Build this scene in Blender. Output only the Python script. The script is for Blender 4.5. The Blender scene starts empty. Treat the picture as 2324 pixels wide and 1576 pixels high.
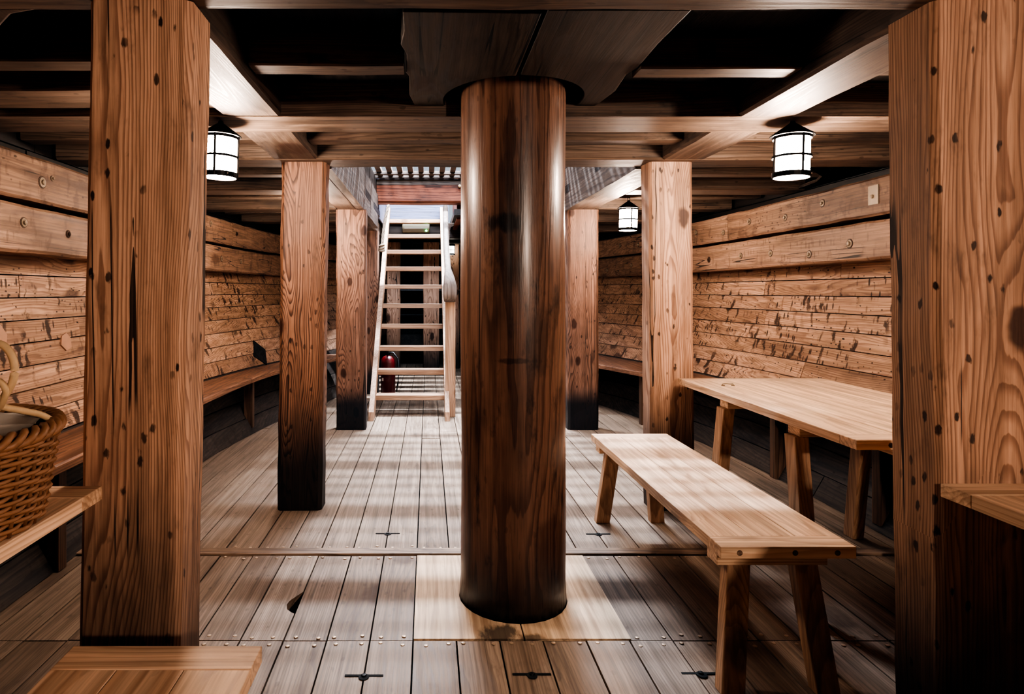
import bpy, bmesh, math, random
from mathutils import Vector, Matrix
random.seed(7)
S = bpy.context.scene
COL = S.collection
PI = math.pi
CX = 0.33                      # ship's centreline

# ------------------------------------------------------------------ materials
def lin(c):
    return tuple(((v/255)/12.92 if v/255 <= .04045 else ((v/255+.055)/1.055)**2.4) for v in c)

class NT:
    def __init__(s, name):
        s.m = bpy.data.materials.new(name); s.m.use_nodes = True
        s.t = s.m.node_tree; s.n = s.t.nodes; s.l = s.t.links
        s.b = s.n['Principled BSDF']
    def put(s, sock, v):
        if hasattr(v, 'is_output'): s.l.new(v, sock)
        else:
            try: sock.default_value = v
            except Exception: sock.default_value = (*v, 1)
    def math(s, op, a, b=0.0, c=0.0, clamp=False):
        n = s.n.new('ShaderNodeMath'); n.operation = op; n.use_clamp = clamp
        s.put(n.inputs[0], a); s.put(n.inputs[1], b); s.put(n.inputs[2], c)
        return n.outputs[0]
    def vmath(s, op, a, b=(0, 0, 0)):
        n = s.n.new('ShaderNodeVectorMath'); n.operation = op
        s.put(n.inputs[0], a)
        if op == 'SCALE': s.put(n.inputs[3], b)
        else: s.put(n.inputs[1], b)
        return n.outputs['Value'] if op in ('LENGTH', 'DISTANCE', 'DOT_PRODUCT') else n.outputs[0]
    def noise(s, vec, scale, detail=2.0, rough=.5, out='Fac'):
        n = s.n.new('ShaderNodeTexNoise'); s.put(n.inputs['Vector'], vec)
        n.inputs['Scale'].default_value = scale; n.inputs['Detail'].default_value = detail
        n.inputs['Roughness'].default_value = rough
        return n.outputs[out]
    def voro(s, vec, scale, dim='3D'):
        n = s.n.new('ShaderNodeTexVoronoi'); n.voronoi_dimensions = dim; s.put(n.inputs['Vector'], vec)
        n.inputs['Scale'].default_value = scale
        return n.outputs['Distance'], n.outputs['Color']
    def maprange(s, v, a, b, c=0.0, d=1.0, smooth=True):
        n = s.n.new('ShaderNodeMapRange')
        n.interpolation_type = 'SMOOTHSTEP' if smooth else 'LINEAR'
        s.put(n.inputs['Value'], v)
        for k, x in zip(('From Min', 'From Max', 'To Min', 'To Max'), (a, b, c, d)): s.put(n.inputs[k], x)
        return n.outputs[0]
    def mix(s, f, a, b, blend='MIX'):
        n = s.n.new('ShaderNodeMix'); n.data_type = 'RGBA'; n.blend_type = blend
        s.put(n.inputs[0], f); s.put(n.inputs[6], a); s.put(n.inputs[7], b)
        return n.outputs[2]
    def sep(s, v):
        n = s.n.new('ShaderNodeSeparateXYZ'); s.put(n.inputs[0], v); return n.outputs
    def comb(s, x, y, z):
        n = s.n.new('ShaderNodeCombineXYZ')
        for i, v in enumerate((x, y, z)): s.put(n.inputs[i], v)
        return n.outputs[0]

SAT = .62
def desat(c, SAT=.62):
    m = .3*c[0]+.59*c[1]+.11*c[2]
    return tuple(m+(v-m)*SAT for v in c)

def wood(name, axis='z', light=(200, 150, 105), dark=(120, 72, 40), rings=70, ringamt=.85, stretch=.09,
         knots=1.0, knotscale=2.6, specks=.8, hacks=0.0, stain=.35, staincol=(40, 24, 14), rough=.62,
         bump=.35, foot=None, tone=.18, off=(.09, .16), distort=.05, coat=0.0, crack=0.0, sat=.62, spscale=26, blots=(), kdepth=1.0):
    """weathered timber: growth rings cut flat, sparse knots, bug holes and nail stains"""
    light, dark, staincol = desat(light, sat), desat(dark, sat), desat(staincol, sat)
    g = NT(name)
    tc = g.n.new('ShaderNodeTexCoord').outputs['Object']
    at = g.n.new('ShaderNodeAttribute'); at.attribute_name = 'rnd'
    oi = g.n.new('ShaderNodeObjectInfo').outputs['Random']
    r = g.math('ADD', at.outputs['Fac'], g.math('MULTIPLY', oi, 5.37))
    x, y, z = g.sep(tc)
    a, b, c = {'z': (x, y, z), 'y': (x, z, y), 'x': (y, z, x)}[axis]
    # ring centre wanders from piece to piece
    sh1 = g.math('MULTIPLY', g.math('SINE', g.math('MULTIPLY', r, 91.7)), off[0])
    sh2 = g.math('ADD', off[1], g.math('MULTIPLY', g.math('SINE', g.math('MULTIPLY', r, 57.3)), off[0]*.5))
    cs = g.math('MULTIPLY', c, stretch)
    P0 = g.comb(a, b, g.math('ADD', cs, g.math('MULTIPLY', r, 3.1)))
    Pr = g.comb(g.math('ADD', a, g.math('MULTIPLY', r, 7.7)), b, g.math('ADD', c, g.math('MULTIPLY', r, 13.3)))
    nz = g.noise(g.vmath('ADD', P0, g.comb(r, r, r)), 5.0, 2.0, .5, 'Color')
    nzv = g.vmath('SCALE', g.vmath('SUBTRACT', nz, (.5, .5, .5)), distort*4)
    pa = g.vmath('ADD', g.comb(g.math('ADD', a, sh1), g.math('ADD', b, sh2), 0.0), g.vmath('MULTIPLY', nzv, (1, 1, 0)))
    d = g.vmath('LENGTH', pa)
    # knots
    if kdepth < 1:      # spike knots that run through a post from face to face
        pa_, pb_, pc_ = g.sep(Pr)
        kd, kc = g.voro(g.comb(pa_, g.math('MULTIPLY', pc_, .5), 0.0), knotscale, '2D')
    else: kd, kc = g.voro(g.vmath('MULTIPLY', Pr, (1, 1, .55)), knotscale)
    kt = (.10, .055) if kdepth < 1 else (.15, .09)
    kr = g.sep(kc)[0]
    kon = g.maprange(kr, *((.18, .24) if kdepth < 1 else (.42, .48)))
    kd2 = g.math('ADD', kd, g.math('MULTIPLY', g.math('SUBTRACT', g.noise(Pr, 22, 1), .5), .06))
    kwarp = g.math('MULTIPLY', g.math('MULTIPLY', g.maprange(kd, .55 if kdepth < 1 else .42, .0), kon), 3.4*knots)
    kdark = g.math('MULTIPLY', g.math('MULTIPLY', g.maprange(kd2, *kt), kon), min(1.0, knots))
    wob2 = g.math('MULTIPLY', g.math('SUBTRACT', g.noise(g.vmath('MULTIPLY', Pr, (1, 1, .12)), 38, 2), .5), .75)
    ph = g.math('ADD', g.math('ADD', g.math('MULTIPLY', d, rings), kwarp), wob2)
    fr = g.math('FRACT', ph)
    late = g.math('MULTIPLY', g.maprange(fr, .38, .88), g.maprange(fr, 1.0, .92))
    fib = g.noise(g.vmath('MULTIPLY', Pr, (1, 1, .035)), 190, 2, .6)
    col = g.mix(g.math('MULTIPLY', late, ringamt), (*lin(light), 1), (*lin(dark), 1))
    col = g.mix(g.math('MULTIPLY', g.maprange(fib, .42, .75), .4), col, (*lin(dark), 1))
    # tone from piece to piece
    pt = g.math('FRACT', g.math('MULTIPLY', r, 17.13))
    col = g.mix(1.0, col, g.comb(*[g.maprange(pt, 0, 1, 1-tone*(1+.15*i), 1+tone*.45) for i in range(3)]), 'MULTIPLY')
    # long dirty streaks that follow the grain, then broad stains
    lk = g.noise(g.vmath('MULTIPLY', Pr, (1, 1, .03)), 34, 3, .65)
    col = g.mix(1.0, col, g.comb(*[g.maprange(lk, .3, .68, 1.10, .66-.03*i) for i in range(3)]), 'MULTIPLY')
    md = g.noise(g.vmath('MULTIPLY', Pr, (1, 1, .35)), 15, 4, .7)
    col = g.mix(g.math('MULTIPLY', g.maprange(md, .56, .76), stain), col, (*lin(staincol), 1))
    st = g.noise(g.vmath('MULTIPLY', Pr, (1, 1, .45)), 3.3, 4, .62)
    stf = g.math('MULTIPLY', g.maprange(st, .48, .74), stain)
    col = g.mix(stf, col, (*lin(staincol), 1))
    h = g.math('MULTIPLY', late, -.35)
    h = g.math('ADD', h, g.math('MULTIPLY', fib, .35))
    if specks > 0:
        sv = g.vmath('MULTIPLY', Pr, (1, 1, .55))
        sd, sc_ = g.voro(sv, spscale)
        jit = g.math('MULTIPLY', g.math('SUBTRACT', g.noise(g.vmath('MULTIPLY', Pr, (1, 1, .4)), 120, 2), .5), .34)
        sd = g.math('ADD', sd, jit)
        so = g.maprange(g.sep(sc_)[0], .5, .55)
        msk = g.maprange(g.noise(Pr, 4.0, 2), .38, .54)
        sp = g.math('MULTIPLY', g.math('MULTIPLY', g.maprange(sd, .24, .14), so), g.math('MULTIPLY', msk, specks))
        sd2, sc2 = g.voro(g.vmath('MULTIPLY', Pr, (1, 1, .5)), 15.0)
        sp2 = g.math('MULTIPLY', g.math('MULTIPLY', g.maprange(g.math('ADD', sd2, g.math('MULTIPLY', jit, .35)), .115, .065), g.maprange(g.sep(sc2)[1], .64, .68)), min(1, specks*1.1))
        sp = g.math('MAXIMUM', sp, sp2)
        col = g.mix(sp, col, (*lin((26, 15, 9)), 1))
        h = g.math('SUBTRACT', h, g.math('MULTIPLY', sp, .8))
    if hacks > 0:      # tool scars and iron stains that run across the grain
        wob = g.noise(Pr, 9, 2)
        hv = g.vmath('ADD', g.vmath('MULTIPLY', Pr, (5.0, 5.0, 17.0)), g.comb(0, 0, g.math('MULTIPLY', wob, 2.2)))
        hd, hc = g.voro(hv, 1.0)
        hd = g.math('ADD', hd, g.math('MULTIPLY', g.math('SUBTRACT', g.noise(Pr, 70, 2), .5), .35))
        ho = g.math('MULTIPLY', g.maprange(g.sep(hc)[0], .40, .5), g.maprange(g.noise(Pr, 3.1, 3), .38, .52))
        hk = g.math('MULTIPLY', g.math('MULTIPLY', g.maprange(hd, .42, .22), ho), hacks)
        h2v = g.vmath('MULTIPLY', Pr, (13, 13, 40))
        h2d, h2c = g.voro(h2v, 1.0)
        hk2 = g.math('MULTIPLY', g.math('MULTIPLY', g.maprange(h2d, .42, .24), g.maprange(g.sep(h2c)[1], .45, .55)), hacks)
        hk = g.math('MAXIMUM', hk, g.math('MULTIPLY', hk2, g.maprange(g.noise(Pr, 2.3, 2), .45, .62)))
        col = g.mix(hk, col, (*lin((38, 22, 13)), 1))
        h = g.math('SUBTRACT', h, g.math('MULTIPLY', hk, .5))
    if crack > 0:
        cn = g.noise(g.vmath('MULTIPLY', Pr, (1, 1, .014)), 7.0, 2.5, .5)
        ck = g.math('MULTIPLY', g.math('LESS_THAN', g.math('ABSOLUTE', g.math('SUBTRACT', cn, .5)), .0055), crack)
        ck = g.math('MULTIPLY', ck, g.maprange(g.noise(Pr, 2.2, 1), .45, .55))
        col = g.mix(ck, col, (.004, .003, .002, 1))
        h = g.math('SUBTRACT', h, g.math('MULTIPLY', ck, 1.2))
    col = g.mix(g.math('MULTIPLY', kdark, .9), col, (*lin((48, 24, 12)), 1))
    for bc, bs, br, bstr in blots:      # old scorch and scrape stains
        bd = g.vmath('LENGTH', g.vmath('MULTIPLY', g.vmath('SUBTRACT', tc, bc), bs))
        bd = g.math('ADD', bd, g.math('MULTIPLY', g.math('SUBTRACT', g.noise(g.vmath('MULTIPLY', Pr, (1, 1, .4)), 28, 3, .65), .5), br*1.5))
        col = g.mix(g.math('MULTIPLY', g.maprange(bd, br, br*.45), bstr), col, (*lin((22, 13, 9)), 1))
    if foot:           # dark foot of the timber: stain, plus table shade painted in on near posts
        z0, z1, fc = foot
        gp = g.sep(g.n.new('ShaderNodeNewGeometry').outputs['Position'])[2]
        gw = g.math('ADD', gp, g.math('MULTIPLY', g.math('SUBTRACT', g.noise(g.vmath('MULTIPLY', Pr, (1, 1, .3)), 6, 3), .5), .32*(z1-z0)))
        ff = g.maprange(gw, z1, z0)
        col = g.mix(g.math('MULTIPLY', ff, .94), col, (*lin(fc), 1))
    g.put(g.b.inputs['Base Color'], col)
    g.put(g.b.inputs['Roughness'], g.math('ADD', rough, g.math('MULTIPLY', late, -.1)))
    if coat: g.b.inputs['Coat Weight'].default_value = coat; g.b.inputs['Coat Roughness'].default_value = .22
    g.b.inputs['Specular IOR Level'].default_value = .35
    bp = g.n.new('ShaderNodeBump'); bp.inputs['Strength'].default_value = bump; bp.inputs['Distance'].default_value = .004
    g.put(bp.inputs['Height'], g.math('ADD', g.math('MULTIPLY', fib, .4), g.math('MULTIPLY', lk, .18))); g.l.new(bp.outputs[0], g.b.inputs['Normal'])
    return g.m

def plain(name, col, rough=.5, metal=0.0, var=.25, scale=25, emit=None, strength=0):
    g = NT(name)
    tc = g.n.new('ShaderNodeTexCoord').outputs['Object']
    n = g.noise(tc, scale, 3, .6)
    c = lin(col)
    g.put(g.b.inputs['Base Color'], g.mix(n, (*[v*(1-var) for v in c], 1), (*[min(1, v*(1+var)) for v in c], 1)))
    g.put(g.b.inputs['Roughness'], g.maprange(n, .3, .7, rough-.08, rough+.08))
    g.b.inputs['Metallic'].default_value = metal
    if emit:
        g.b.inputs['Emission Color'].default_value = (*emit, 1); g.b.inputs['Emission Strength'].default_value = strength
    return g.m

M = {}
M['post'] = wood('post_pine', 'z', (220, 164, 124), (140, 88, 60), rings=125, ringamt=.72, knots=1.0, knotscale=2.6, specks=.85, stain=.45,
                 foot=(.08, .86, (20, 14, 11)), crack=.9, sat=.66, kdepth=.4, distort=.034)  # foot carried up to table height, painting table shade over the stain
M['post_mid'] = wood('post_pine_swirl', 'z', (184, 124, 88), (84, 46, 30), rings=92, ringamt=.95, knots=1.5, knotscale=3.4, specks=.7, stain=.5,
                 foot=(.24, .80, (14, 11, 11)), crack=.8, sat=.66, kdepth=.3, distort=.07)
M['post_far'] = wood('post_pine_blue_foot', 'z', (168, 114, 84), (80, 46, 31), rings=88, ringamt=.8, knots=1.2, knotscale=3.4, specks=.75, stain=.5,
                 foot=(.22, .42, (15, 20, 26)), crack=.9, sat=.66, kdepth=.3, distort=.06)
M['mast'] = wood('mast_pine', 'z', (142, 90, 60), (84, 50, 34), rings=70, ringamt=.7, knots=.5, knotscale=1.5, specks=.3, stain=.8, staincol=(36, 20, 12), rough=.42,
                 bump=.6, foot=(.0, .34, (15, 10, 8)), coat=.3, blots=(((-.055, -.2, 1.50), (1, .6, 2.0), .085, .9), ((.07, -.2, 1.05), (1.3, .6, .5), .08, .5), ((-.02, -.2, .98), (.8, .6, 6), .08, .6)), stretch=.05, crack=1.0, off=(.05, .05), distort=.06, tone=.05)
M['beam'] = wood('beam_oak_x', 'x', (126, 92, 66), (72, 48, 32), sat=.5, rings=70, ringamt=.6, knots=.5, knotscale=1.6, specks=.45, stain=.75, staincol=(30, 19, 12), crack=.7)
M['beam_y'] = wood('beam_oak_y', 'y', (122, 92, 70), (76, 54, 40), sat=.5, rings=80, ringamt=.6, knots=.7, knotscale=1.6, specks=.35, stain=.55, staincol=(44, 29, 19), crack=.7, distort=.08)
M['beam_dark'] = wood('beam_dark_x', 'x', (84, 62, 45), (44, 30, 20), sat=.5, rings=48, knots=.5, specks=.3, stain=.8, staincol=(20, 13, 9))
M['partner'] = wood('partner_oak', 'y', (78, 63, 49), (48, 36, 27), rings=60, ringamt=.5, knots=.4, specks=.2, stain=.7, staincol=(30, 21, 15), crack=1.0, distort=.1)
M['coaming'] = wood('coaming_grey', 'y', (128, 108, 94), (70, 56, 48), rings=40, knots=.3, specks=.2, stain=.7, staincol=(40, 34, 32))
M['red_beam'] = wood('red_beam', 'x', (150, 82, 54), (88, 44, 27), sat=.9, rings=34, knots=.4, specks=.2, stain=.8, staincol=(24, 12, 8), crack=.8)
M['stringer'] = wood('stringer_oak', 'y', (176, 128, 94), (114, 76, 52), rings=44, ringamt=.5, knots=.6, knotscale=2, specks=.7, spscale=36, stain=.6, staincol=(62, 38, 22), hacks=.35, crack=.9)
M['hull'] = wood('hull_planks', 'y', (212, 160, 120), (136, 88, 62), rings=95, sat=.66, ringamt=.65, knots=.8, knotscale=2.4, specks=.9, spscale=42, hacks=.9, stain=.45, staincol=(70, 42, 25), tone=.2)
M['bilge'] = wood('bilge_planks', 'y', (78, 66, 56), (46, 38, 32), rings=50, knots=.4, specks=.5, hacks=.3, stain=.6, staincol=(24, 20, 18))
M['floor'] = wood('floor_planks', 'y', (157, 130, 104), (106, 82, 62), rings=80, ringamt=.5, knots=.6, knotscale=2.2, specks=.25, stain=.55, staincol=(92, 68, 50), tone=.15, rough=.6, crack=.3)
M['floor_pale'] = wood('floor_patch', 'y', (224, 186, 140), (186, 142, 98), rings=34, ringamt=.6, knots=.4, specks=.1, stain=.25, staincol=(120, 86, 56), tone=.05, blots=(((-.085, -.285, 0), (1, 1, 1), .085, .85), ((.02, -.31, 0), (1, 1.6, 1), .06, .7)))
M['strip'] = wood('floor_strip', 'x', (164, 130, 100), (100, 72, 50), rings=60, knots=.3, specks=.3, stain=.6, staincol=(70, 50, 38))
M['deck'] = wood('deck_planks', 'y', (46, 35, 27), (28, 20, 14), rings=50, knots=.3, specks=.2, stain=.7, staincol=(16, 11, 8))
M['furn'] = wood('bench_pine', 'y', (246, 202, 158), (212, 160, 116), sat=.68, rings=62, ringamt=.75, knots=.7, knotscale=3.0, specks=.12, stain=.16, staincol=(140, 98, 64), tone=.12, bump=.15, rough=.55)
M['furn_x'] = wood('bench_pine_x', 'x', (240, 196, 152), (206, 154, 112), sat=.68, rings=62, ringamt=.75, knots=.4, specks=.1, stain=.2, staincol=(130, 92, 60), tone=.1, bump=.15, rough=.55)
M['furn_z'] = wood('bench_pine_z', 'z', (206, 156, 112), (160, 112, 76), sat=.68, rings=62, ringamt=.7, knots=.6, knotscale=3, specks=.15, stain=.3, staincol=(100, 70, 46), tone=.12, bump=.15, rough=.55)
M['wallseat'] = wood('wall_seat_pine', 'y', (172, 112, 74), (108, 60, 36), rings=60, ringamt=.8, knots=.5, specks=.2, stain=.4, staincol=(70, 40, 24), tone=.05)
M['seatleg'] = wood('wall_seat_leg', 'z', (130, 92, 64), (84, 54, 36), rings=60, knots=.3, specks=.2, stain=.4)
M['ladder_x'] = wood('ladder_pine_x', 'x', (192, 150, 116), (150, 110, 82), sat=.75, rings=55, ringamt=.7, knots=.5, knotscale=4, specks=.1, stain=.15, staincol=(140, 104, 76), tone=.1, bump=.12)
M['ladder_z'] = wood('ladder_pine_z', 'z', (192, 150, 116), (150, 110, 82), sat=.75, rings=45, ringamt=.7, knots=.6, knotscale=4, specks=.1, stain=.15, staincol=(140, 104, 76), tone=.1, bump=.12)
M['grey_rail'] = wood('worn_rail', 'z', (150, 130, 116), (104, 88, 78), rings=50, ringamt=.6, knots=.2, specks=.1, stain=.4, staincol=(90, 74, 64))
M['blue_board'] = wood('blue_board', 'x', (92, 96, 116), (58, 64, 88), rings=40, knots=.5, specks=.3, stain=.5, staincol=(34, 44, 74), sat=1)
M['grate'] = wood('grating_wood', 'x', (128, 106, 90), (80, 64, 54), rings=40, knots=.2, specks=.1, stain=.4)
M['iron'] = plain('black_iron', (34, 32, 31), .5, .7)
M['dark'] = plain('dark_void', (9, 8, 8), .9)
M['bolt'] = plain('galvanised_bolt', (140, 126, 108), .5, .35, .3, 60)
M['bolt_dark'] = plain('rusty_bolt', (70, 52, 40), .7, .3, .4, 60)
M['nail'] = plain('nail_head', (170, 150, 128), .45, .5)
M['glass'] = plain('lantern_glass', (255, 240, 215), .4, 0, .02, 8, (1.0, .78, .63), 255)
M['glass_dim'] = plain('far_lantern_glass', (255, 248, 235), .4, 0, .02, 8, (1.0, .94, .84), 14)
M['wicker'] = plain('willow_wicker', (146, 108, 78), .5, 0, .35, 34)
M['wicker_d'] = plain('willow_stakes', (120, 84, 56), .55, 0, .4, 34)
M['cord'] = plain('pale_cord', (206, 178, 140), .6, 0, .2, 60)
M['rope'] = plain('grey_rope', (150, 134, 116), .8, 0, .35, 90)
M['cloth'] = plain('grey_cloth', (150, 142, 132), .8, 0, .15, 12)
M['red'] = plain('extinguisher_red', (70, 10, 10), .35, 0, .08, 6)
M['label'] = plain('white_label', (206, 198, 190), .5, 0, .1)
M['rubber'] = plain('black_rubber', (18, 18, 19), .5)
M['box'] = plain('cream_plastic', (128, 120, 98), .45, 0, .08, 8)
M['led'] = plain('green_led', (120, 255, 170), .4, 0, .05, 8, (.12, 1.0, .42), 60)
M['patch'] = plain('pale_plug', (176, 138, 114), .7, 0, .2, 14)

# ------------------------------------------------------------------ mesh building
class MB:
    def __init__(s): s.v = []; s.f = []; s.r = []
    def add(s, vs, fs, rnd=None):
        rnd = random.random() if rnd is None else rnd
        o = len(s.v); s.v += [tuple(v) for v in vs]
        for f in fs: s.f.append([i+o for i in f]); s.r.append(rnd)
    def box(s, x0, x1, y0, y1, z0, z1, rnd=None):
        vs = [(x0,y0,z0),(x1,y0,z0),(x1,y1,z0),(x0,y1,z0),(x0,y0,z1),(x1,y0,z1),(x1,y1,z1),(x0,y1,z1)]
        s.add(vs, [(3,2,1,0),(4,5,6,7),(0,1,5,4),(1,2,6,5),(2,3,7,6),(3,0,4,7)], rnd); return s
    def hexa(s, low, high, rnd=None):          # low / high: rings of equal count
        n = len(low)
        fs = [tuple(range(n))[::-1], tuple(range(n, 2*n))]
        fs += [(i, (i+1) % n, n+(i+1) % n, n+i) for i in range(n)]
        s.add(list(low)+list(high), fs, rnd); return s
    def prism(s, poly, z0, z1, rnd=None):
        return s.hexa([(x, y, z0) for x, y in poly], [(x, y, z1) for x, y in poly], rnd)
    def loft(s, ringlist, rnd=None, closed=True):
        n = len(ringlist[0]); vs = [p for r in ringlist for p in r]; fs = []
        for k in range(len(ringlist)-1):
            for i in range(n if closed else n-1):
                fs.append((k*n+i, k*n+(i+1) % n, (k+1)*n+(i+1) % n, (k+1)*n+i))
        if closed: fs += [tuple(range(n))[::-1], tuple(range((len(ringlist)-1)*n, len(ringlist)*n))]
        s.add(vs, fs, rnd); return s
    def lathe(s, prof, n=24, c=(0, 0, 0), rnd=None):
        rl = [[(c[0]+r*math.cos(2*PI*i/n), c[1]+r*math.sin(2*PI*i/n), c[2]+z) for i in range(n)] for r, z in prof]
        return s.loft(rl, rnd)
    def tube(s, pts, r, n=8, closed=False, rnd=None):
        pts = [Vector(p) for p in pts]; m = len(pts); rings = []
        up = Vector((0, 0, 1))
        for k, p in enumerate(pts):
            if closed: t = pts[(k+1) % m]-pts[k-1]
            else: t = pts[min(k+1, m-1)]-pts[max(k-1, 0)]
            t.normalize()
            u = up.cross(t)
            if u.length < .05: u = Vector((1, 0, 0)).cross(t)
            u.normalize(); w = t.cross(u)
            rr = r[k] if isinstance(r, (list, tuple)) else r
            rings.append([p+(u*math.cos(2*PI*i/n)+w*math.sin(2*PI*i/n))*rr for i in range(n)])
        if closed:
            vs = [p for q in rings for p in q]; fs = []
            for k in range(m):
                for i in range(n):
                    fs.append((k*n+i, k*n+(i+1) % n, ((k+1) % m)*n+(i+1) % n, ((k+1) % m)*n+i))
            s.add(vs, fs, rnd)
        else: s.loft(rings, rnd)
        return s
    def build(s, name, mat, parent=None, loc=(0, 0, 0), bevel=0, smooth=False, seg=2):
        me = bpy.data.meshes.new(name)
        lx, ly, lz = loc
        me.from_pydata([(x-lx, y-ly, z-lz) for x, y, z in s.v] if parent is None else s.v, [], s.f)
        at = me.attributes.new('rnd', 'FLOAT', 'FACE'); at.data.foreach_set('value', s.r)
        bm = bmesh.new(); bm.from_mesh(me); bmesh.ops.recalc_face_normals(bm, faces=bm.faces); bm.to_mesh(me); bm.free()
        if smooth:
            for p in me.polygons: p.use_smooth = True
        me.materials.append(mat)
        o = bpy.data.objects.new(name, me); COL.objects.link(o)
        if parent is not None: o.parent = parent
        else: o.location = loc
        if bevel:
            b = o.modifiers.new('bevel', 'BEVEL'); b.width = bevel; b.segments = seg; b.limit_method = 'ANGLE'; b.angle_limit = math.radians(35)
        return o

def tag(o, label=None, cat=None, group=None, kind=None):
    if label: o['label'] = label
    if cat: o['category'] = cat
    if group: o['group'] = group
    if kind: o['kind'] = kind
    return o
def empty(name, loc, label, cat, group=None, rz=0):
    o = bpy.data.objects.new(name, None); COL.objects.link(o); o.location = loc; o.rotation_euler = (0, 0, rz)
    o.empty_display_size = .1
    return tag(o, label, cat, group)
def dup(root, loc, label, group=None, rz=None):
    r = root.copy(); COL.objects.link(r); r.location = loc; r['label'] = label
    if group: r['group'] = group
    if rz is not None: r.rotation_euler = (0, 0, rz)
    for ch in list(root.children):
        c = ch.copy(); COL.objects.link(c); c.parent = r
        for g2 in ch.children:
            d = g2.copy(); COL.objects.link(d); d.parent = c
    return r

# ------------------------------------------------------------------ hull form
def lerp_tab(t, x):
    if x <= t[0][0]: return t[0][1]
    for (a, b), (c, d) in zip(t, t[1:]):
        if x <= c: return b+(d-b)*(x-a)/(c-a)
    return t[-1][1]
PROF = [(0, 1.96), (.25, 2.14), (.5, 2.26), (.8, 2.36), (1.1, 2.41), (1.4, 2.43), (2.4, 2.43)]
TLOW = [(4.4, 0), (5.0, .03), (5.8, .10), (6.43, .17), (7.05, .28), (8, .39), (9, .45), (9.8, .49), (11.2, .6)]
TUP = [(5, 0), (6, .02), (7, .07), (8, .17), (9, .32), (10, .50), (11.2, .72)]
def smooth_tab(t, y): return (lerp_tab(t, y-.3)+lerp_tab(t, y)+lerp_tab(t, y+.3))/3
def half(z, y):
    k = max(0, min(1, (z-.3)/1.2))
    tp = smooth_tab(TLOW, y)*(1-k)+smooth_tab(TUP, y)*k
    return (lerp_tab(PROF, z-.08)+lerp_tab(PROF, z)+lerp_tab(PROF, z+.08))/3*(1-tp)
def hull_x(side, z, y): return CX+side*half(z, y)
YEND = 10.9
YS = [-2.6+.3*k for k in range(46)]
YS = [y for y in YS if y < YEND]+[YEND]

# ------------------------------------------------------------------ floor
LAT = [-.0537+.1535*k for k in range(-14, 18)]
fl = MB()
def floor_plank(x0, x1, y0, y1, pale=False):
    g = .003
    xm = (x0+x1)/2
    s = 1 if xm > CX else -1
    yy = y0; ylim = y1
    for k in range(60):
        y = y0+(y1-y0)*k/59
        if half(0, y) < abs(xm-CX)-.10: ylim = y; break
    if ylim - y0 < .25: return
    fl.box(x0+g, x1-g, y0+g, ylim-g, -.04, random.uniform(-.0015, .0015))
for x0, x1 in zip(LAT, LAT[1:]):
    if x1 < CX-2.05 or x0 > CX+2.05: continue
    onpatch = x0 > -.07 and x1 < .74
    # nearest section
    ya = -2.6
    while ya < 2.19:
        yb = 2.19 if ya > -.2 else ya+random.uniform(1.9, 2.8)
        if yb > 1.6: yb = 2.19
        floor_plank(x0, x1, ya, yb); ya = yb
    if not onpatch:
        if abs(x1+.5142) < .01:         # the plank with the bite out of its edge
            g = .0022; X1 = x1-g
            poly = [(x0+g, 2.19+g), (X1, 2.19+g), (X1, 2.375), (X1-.012, 2.382), (X1-.034, 2.405), (X1-.044, 2.44), (X1-.040, 2.47),
                    (X1-.022, 2.505), (X1, 2.545), (X1, 2.893-g), (x0+g, 2.893-g)]
            fl.prism(poly, -.04, 0)
        else: floor_plank(x0, x1, 2.19, 2.893)
    ya = 2.967
    while ya < YEND-.2:
        yb = min(YEND, ya+random.uniform(2.2, 3.6))
        if YEND-yb < .8: yb = YEND
        floor_plank(x0, x1, ya, yb); ya = yb
floor = fl.build('floor', M['floor'])
tag(floor, kind='structure')
b = MB(); b.box(CX-2.3, CX+2.3, -2.6, YEND, -.16, -.08)
tag(b.build('floor_underside', M['dark'], loc=(CX, 4, -.12)), kind='structure').name = 'trim_1'
# nails: rows at the plank ends
nm = MB(); nm.lathe([(.0001, 0), (.008, 0), (.0066, .002), (.0001, .0028)], 8)
first = None; cnt = 0
for row, (yy, jx) in enumerate([(2.165, 1), (2.215, 1), (2.868, 1), (2.99, 1), (3.32, 1), (2.62, 0)]):
    for x0, x1 in zip(LAT, LAT[1:]):
        if x1 < -.85 or x0 > 1.6: continue
        for t in (.22, .78):
            if row in (1, 2, 5) and -.07 < x0 and x1 < .74: continue
            if cnt >= 98: break
            p = (x0+(x1-x0)*t+random.uniform(-.012, .012), yy+random.uniform(-.012, .012), .0012)
            if first is None:
                o = first = nm.build('floor_nail', M['nail'], floor)
            else:
                o = first.copy(); COL.objects.link(o)
            o.location = p; cnt += 1
# pale patch of new boards round the mast
MX, MY, MR = .343, 2.51, .2105
pt = MB()
def arc(cx, cy, r, a0, a1, n=14): return [(cx+r*math.cos(a0+(a1-a0)*i/n), cy+r*math.sin(a0+(a1-a0)*i/n)) for i in range(n+1)]
R2 = MR+.0075
patch = empty('floor_patch', (MX, MY, 0), 'pale new square floor patch of two boards fitted around the mast foot', 'floor patch')
def rel(poly, o): return [(x-o[0], y-o[1]) for x, y in poly]
pL = [(-.052, 2.195), (.340, 2.195)]+arc(MX, MY, R2, -PI/2-.012, -3*PI/2+.012)+[(.340, 2.89), (-.052, 2.89)]
pR = [(.346, 2.195), (.722, 2.195), (.722, 2.89), (.346, 2.89)]+arc(MX, MY, R2, PI/2-.012, -PI/2+.012)
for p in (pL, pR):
    pt = MB(); pt.prism(rel(p, (MX, MY)), -.035, .0035); pt.build('board', M['floor_pale'], patch)
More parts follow.
